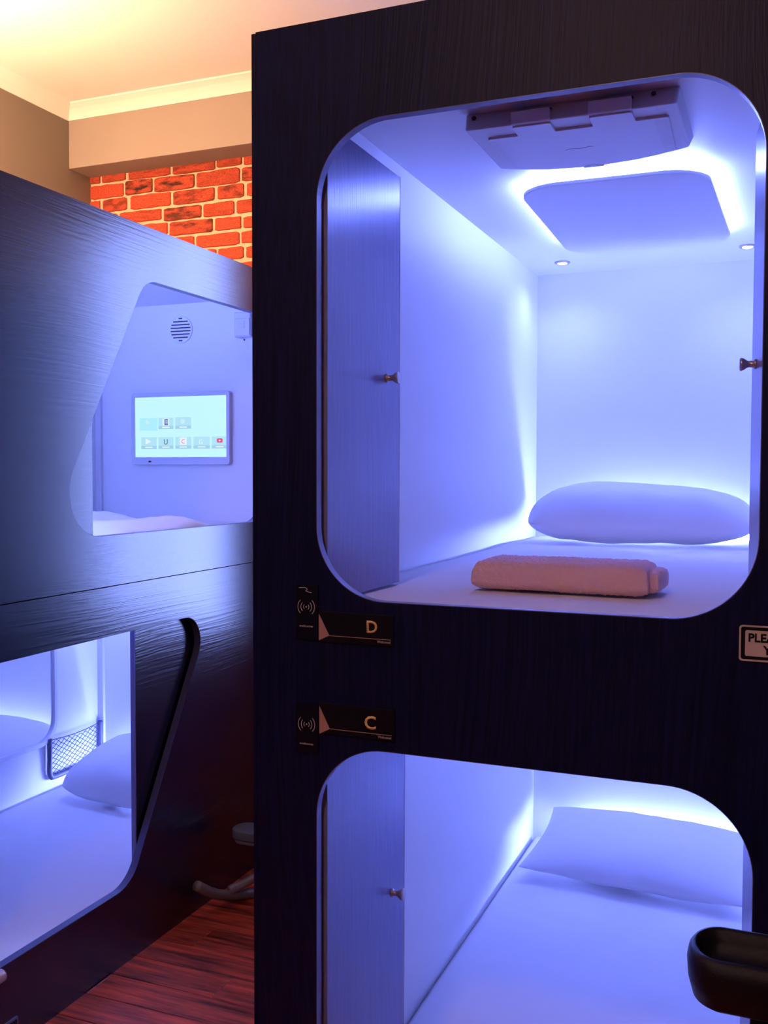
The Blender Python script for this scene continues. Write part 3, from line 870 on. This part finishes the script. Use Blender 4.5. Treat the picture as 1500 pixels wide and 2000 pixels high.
# rumpled white blanket in the upper left bunk
def blanket():
    bm = bmesh.new(); n, m_ = 50, 40; V = []
    x0, x1, y0, y1 = -2.52, -1.885, 2.46, 3.02
    for i in range(n + 1):
        r = []
        for j in range(m_ + 1):
            u, v = i / n, j / m_
            x = x0 + (x1 - x0) * u; y_ = y0 + (y1 - y0) * v
            e = (1 - abs(2 * u - 1) ** 4) * (1 - abs(2 * v - 1) ** 3)
            z = 1.294 + .058 * e ** .6 * (.75 + .5 * noise.noise(Vector((x * 5, y_ * 6, 4)))) + .008 * noise.noise(Vector((x * 16, y_ * 14, 1)))
            if v > .55 and u > .6: z += .018 * math.sin((v - .55) / .45 * math.pi) * (u - .6) / .4
            r.append(bm.verts.new((x + .02 * noise.noise(Vector((y_ * 4, 2, 2))), y_ + .03 * noise.noise(Vector((x * 4, 7, 2))), z)))
        V.append(r)
    for i in range(n):
        for j in range(m_): bm.faces.new((V[i][j], V[i + 1][j], V[i + 1][j + 1], V[i][j + 1]))
    rim = [V[i][0] for i in range(n)] + [V[n][j] for j in range(m_)] + [V[i][m_] for i in range(n, 0, -1)] + [V[0][j] for j in range(m_, 0, -1)]
    low = [bm.verts.new((p.co.x, p.co.y, 1.289)) for p in rim]
    for i in range(len(rim)):
        j = (i + 1) % len(rim); bm.faces.new((rim[i], low[i], low[j], rim[j]))
    bm.faces.new(low)
    bmesh.ops.recalc_face_normals(bm, faces=bm.faces)
    tag(obj('blanket', bm, 'sheet', None, True), 'rumpled white blanket below the screen in the upper left bunk', 'blanket')
blanket()

# screen
def emit_flat(name, col, s=0.8):
    m, N, L, b = new_mat(name)
    b.inputs['Base Color'].default_value = (0.02, 0.02, 0.02, 1)
    b.inputs['Roughness'].default_value = 0.3
    b.inputs['Emission Color'].default_value = (*col, 1)
    b.inputs['Emission Strength'].default_value = s
    return m
for k, c in dict(s_bg=(.56, .95, 1.0), s_tile=(.44, .78, .88), s_sel=(.42, .86, .96), s_bar=(.36, .64, .80), s_white=(.80, .93, .97), s_ink=(.10, .16, .38), s_red=(.85, .05, .12), s_pale=(.60, .88, .86)).items():
    M[k] = emit_flat('screen ' + k[2:], c)
TVY = JY1
tv = empty('wall_screen', (-2.392, TVY, 1.525), 'lit pale blue screen with app tiles on the end wall of the upper left bunk', 'screen')
fr = obj('bezel', flat_panel([rrect(-2.640, -2.147, 1.523, 1.832, .012, 6), [(-2.627, 1.556), (-2.163, 1.556), (-2.163, 1.815), (-2.627, 1.815)]], 'Y', TVY - .022, TVY, .002), 'white_plastic', tv)
box('sensor', -2.553, -2.538, TVY - .024, TVY - .021, 1.533, 1.541, 'dark_slot', tv, .0005)
box('button_row', -2.225, -2.200, TVY - .0235, TVY - .021, 1.535, 1.539, 'band', tv, .0005)
YF = TVY - .014
sc_ = box('display', -2.627, -2.163, YF, TVY - .002, 1.556, 1.815, 's_bg', tv, 0)
def sx(px): return -2.629 + (px - 180) / (1297 - 180) * .466          # crop pixel to wall X
def sz(py): return 1.815 - (py - 225) / (955 - 225) * .259
def tile(x0, x1, y0, y1, mat, lift=.0006, name='tile'):
    return box(name, sx(x0), min(sx(x1), -2.1635), YF - lift, YF, sz(y1), sz(y0), mat, sc_, 0)
for x0, x1, y0, y1, m_, bar in ((240, 462, 478, 632, 's_sel', 0), (475, 655, 478, 615, 's_tile', 1), (680, 870, 475, 615, 's_tile', 1),
                               (258, 448, 712, 855, 's_tile', 1), (473, 655, 712, 855, 's_tile', 1), (680, 872, 712, 855, 's_tile', 1), (898, 1092, 712, 855, 's_tile', 1), (1115, 1300, 712, 855, 's_tile', 1)):
    tile(x0, x1, y0, y1, m_)
    if bar:
        tile(x0, x1, y1 - 38, y1, 's_bar', .0009, 'tile_caption')
        c = (x0 + x1) / 2; tile(c - 45, c + 45, y1 - 28, y1 - 14, 's_white', .0012, 'caption_text')
def tri(pts, mat, nm='icon'): obj(nm, flat_panel([[(sx(a), sz(b_)) for a, b_ in pts]], 'Y', YF - .0014, YF), mat, sc_)
tri([(315, 495), (370, 525), (350, 552), (320, 548)], 's_pale')
tile(525, 605, 485, 572, 's_white', .0009, 'icon'); tile(548, 592, 495, 568, 's_ink', .0013, 'icon'); tile(560, 590, 512, 522, 's_white', .0016, 'icon'); tile(560, 590, 535, 545, 's_white', .0016, 'icon')
tri([(770 + 26 * math.cos(t * math.pi / 8), 525 + 30 * math.sin(t * math.pi / 8)) for t in range(16)], 's_pale')
tri([(315, 725), (385, 765), (315, 800)], 's_white')
obj('icon', bm_text('U', .023, 'Y', sx(563), sz(803), YF - .0012, .001, .01), 's_ink', sc_)
tile(732, 818, 718, 808, 's_white', .0009, 'icon'); obj('icon', bm_text('C', .018, 'Y', sx(775), sz(792), YF - .0015, .001, .0), 's_red', sc_)
obj('icon', bm_text('G', .020, 'Y', sx(985), sz(800), YF - .0012, .001, .0), 's_white', sc_)
tri([(p.x, p.y) for p in rrect(1176, 1242, 735, 785, 12, 4)], 's_red'); obj('icon', flat_panel([[(sx(1200), sz(748)), (sx(1225), sz(760)), (sx(1200), sz(772))]], 'Y', YF - .0018, YF), 's_white', sc_)

# round vent and small wall controller on the same end wall
vg = empty('round_vent', (-2.397, TVY, 2.045), 'round slotted vent above the wall screen', 'vent')
obj('vent_disc', bm_lathe([(0, .058), (.004, .058), (.006, .055)], (-2.397, TVY, 2.100), (0, -1, 0), 40), 'white', vg, False)
for i in range(8):
    dz = (i - 3.5) * .0135; hw = math.sqrt(max(.0001, .0500 ** 2 - dz ** 2)) if i not in (0, 7) else .009
    box('slot', -2.397 - hw, -2.397 + hw, TVY - .0068, TVY - .0055, 2.100 + dz - .0026, 2.100 + dz + .0026, 'dark_slot', vg, .0004)
sw = empty('wall_controller', (-2.085, TVY, 2.049), 'small white wall controller at the right of the round vent', 'controller')
box('controller_body', -2.124, -2.046, TVY - .022, TVY, 2.052, 2.155, 'white_plastic', sw, .004)
box('controller_cover', -2.120, -2.050, TVY - .0255, TVY - .021, 2.056, 2.128, 'lid_plastic', sw, .002)
for i in range(3): box('raised_mark', -2.102, -2.076, TVY - .0268, TVY - .025, 2.092 + i * .010, 2.095 + i * .010, 'white_plastic', sw, .0003)
box('raised_mark', -2.076, -2.073, TVY - .0268, TVY - .025, 2.088, 2.119, 'white_plastic', sw, .0003)
for z in (2.0425, 2.162): obj('screw', bm_lathe([(0, .004), (.003, .003)], (-2.088, TVY, z), (0, -1, 0), 12), 'dark_slot', sw)

# mirror on the long wall of the lower bunk
mr = empty('wall_mirror', (JX0, 2.85, .36), 'rounded white-framed mirror on the lower left bunk wall beside the net pocket', 'mirror')
ml = rrect(2.42, 3.285, .350, .86, .10, 12); mi = rrect(2.44, 3.265, .370, .84, .085, 12)
obj('mirror_frame', flat_panel([ml, mi], 'X', JX0, JX0 + .014, .003), 'frame_white', mr)
obj('mirror_glass', flat_panel([mi], 'X', JX0, JX0 + .006), 'mirror', mr)

# net pocket
npk = empty('net_pocket', (JX0, 3.39, .198), 'black diamond net pocket in a blue frame on the lower left bunk wall', 'net pocket')
xf = JX0 + .016
ya, yb, za, zb = 3.232, 3.562, .206, .374
obj('pocket_frame', bm_tube(smooth_path([(xf, ya, zb), (xf, ya, .30), (xf, ya - .002, za + .03), (xf, ya + .006, za + .006), (xf, ya + .03, za), (xf, (ya + yb) / 2, za), (xf, yb - .03, za), (xf, yb - .006, za + .006), (xf, yb, za + .03), (xf, yb, .30), (xf, yb, zb)], 5), .0105, 10), 'net_frame', npk, True)
cords = []
stp = .034
def sag(y_): return .010 * math.sin((y_ - ya) / (yb - ya) * math.pi)
cords.append(bm_tube([(xf, ya + (yb - ya) * k / 12, zb - .006 - sag(ya + (yb - ya) * k / 12)) for k in range(13)], .0018, 6))
for s in (1, -1):
    c = -1.0
    while c < 1.0:
        # line  z = za + s*0.62*(y - (ya + c))
        pts = []
        for k in range(41):
            y_ = ya + (yb - ya) * k / 40; z = za + s * .62 * (y_ - (ya + c))
            if za < z < zb - .006 - sag(y_): pts.append((xf + .002 * s, y_, z + .0012 * math.sin(k * 1.3)))
        if len(pts) > 2: cords.append(bm_tube(pts, .0013, 5))
        c += stp
obj('net_mesh', bm_join(cords), 'net', npk, kind='stuff')

# ------------------------------------------------------------------ low tube-framed stool in the aisle
st = empty('low_stool', (-1.52, 3.0, 0), 'low dark stool with bent tube legs in the gap between the pods', 'stool')
obj('seat_pad', flat_panel([round_poly([(-1.765, 2.90), (-1.30, 2.90), (-1.30, 3.0), (-1.765, 3.0)], .045, 8)], 'Z', .225, .248, .005), 'seat_pad', st)
obj('seat_rim', bm_tube([(p.x, p.y, .212) for p in round_poly([(-1.75, 2.912), (-1.315, 2.912), (-1.315, 2.988), (-1.75, 2.988)], .034, 8)], .0075, 8, True), 'steel', st, True)
obj('leg', bm_tube(smooth_path([(-1.772, 2.716, .128), (-1.752, 2.80, .070), (-1.725, 2.90, .030), (-1.69, 2.965, .018), (-1.60, 2.99, .018), (-1.40, 3.0, .018), (-1.32, 3.0, .03)]), .017, 12), 'steel', st, True)
obj('leg', bm_tube(smooth_path([(-1.735, 2.86, .060), (-1.68, 2.93, .085), (-1.60, 2.99, .145), (-1.52, 2.975, .207)]), .016, 12), 'steel', st, True)
obj('leg', bm_tube(smooth_path([(-1.32, 3.0, .03), (-1.33, 3.0, .10), (-1.36, 2.985, .207)]), .016, 12), 'steel', st, True)
obj('leg', bm_tube(smooth_path([(-1.40, 3.0, .018), (-1.38, 2.95, .10), (-1.40, 2.915, .207)]), .016, 12), 'steel', st, True)

# ------------------------------------------------------------------ tall chair whose arm reaches into the picture, lower right
ch = empty('tall_chair', (.30, 1.02, 0), 'black moulded plastic chair arm with a raised rim in front of bunk C', 'chair')
def arm(y_c, sgn):
    # dished arm: stadium outline with a raised rounded rim
    zt = .905
    x0, x1, w = -.103, .42, .118
    yc = y_c
    def outline(off, n=20):
        r = w / 2 - off; P = []
        for k in range(n + 1):
            a = math.pi / 2 + math.pi * k / n
            P.append((x0 + w / 2 * .72 + math.cos(a) * r * .72, yc + math.sin(a) * r))
        for k in range(n + 1):
            a = -math.pi / 2 + math.pi * k / n
            P.append((x1 - w / 2 + math.cos(a) * r, yc + math.sin(a) * r))
        return P
    prof = [(.030, -.074), (.010, -.062), (.002, -.040), (.0, -.018), (.003, -.006), (.008, -.001), (.013, 0), (.018, -.004), (.021, -.014), (.026, -.024), (.040, -.030)]
    bm = bmesh.new(); rows = []
    for off, dz in prof: rows.append([bm.verts.new((p[0], p[1], zt + dz)) for p in outline(off)])
    n = len(rows[0])
    for A, B in zip(rows, rows[1:]):
        for k in range(n): bm.faces.new((A[k], A[(k + 1) % n], B[(k + 1) % n], B[k]))
    bm.faces.new(rows[0]); bm.faces.new(rows[-1][::-1])
    bmesh.ops.recalc_face_normals(bm, faces=bm.faces)
    a_ = obj('arm_rest', bm, 'chair_black', ch, True)
    obj('arm_post', bm_tube(smooth_path([(.30, yc, zt - .05), (.31, yc, .76), (.31, yc - sgn * .02, .66), (.31, yc - sgn * .08, .615)]), .016, 12), 'chair_black', ch, True)
arm(1.284, 1); arm(.756, -1)
obj('seat', flat_panel([round_poly([(.06, .80), (.52, .80), (.52, 1.24), (.06, 1.24)], .08, 8)], 'Z', .60, .655, .012), 'chair_black', ch)
obj('backrest', flat_panel([round_poly([(.83, .70), (1.21, .70), (1.21, 1.10), (.83, 1.10)], .08, 8)], 'X', .53, .565, .010), 'chair_black', ch)
obj('back_post', bm_tube(smooth_path([(.45, 1.02, .61), (.53, 1.02, .62), (.565, 1.02, .70), (.57, 1.02, .85)]), .015, 10), 'chair_black', ch, True)
obj('column', bm_lathe([(0, .03), (.25, .03), (.26, .022), (.52, .022)], (.30, 1.02, .08), (0, 0, 1), 20), 'chrome', ch, True)
for k in range(5):
    a = 2 * math.pi * k / 5 + .3
    lg = obj('base_leg', bm_tube([(.30, 1.02, .105), (.30 + .14 * math.cos(a), 1.02 + .14 * math.sin(a), .09), (.30 + .26 * math.cos(a), 1.02 + .26 * math.sin(a), .065)], [.026, .02, .016], 10), 'chair_black', ch, True)
    obj('glide', bm_lathe([(0, .018), (.03, .018), (.055, .010)], (.30 + .25 * math.cos(a), 1.02 + .25 * math.sin(a), 0), (0, 0, 1), 14), 'chair_black', lg, True)
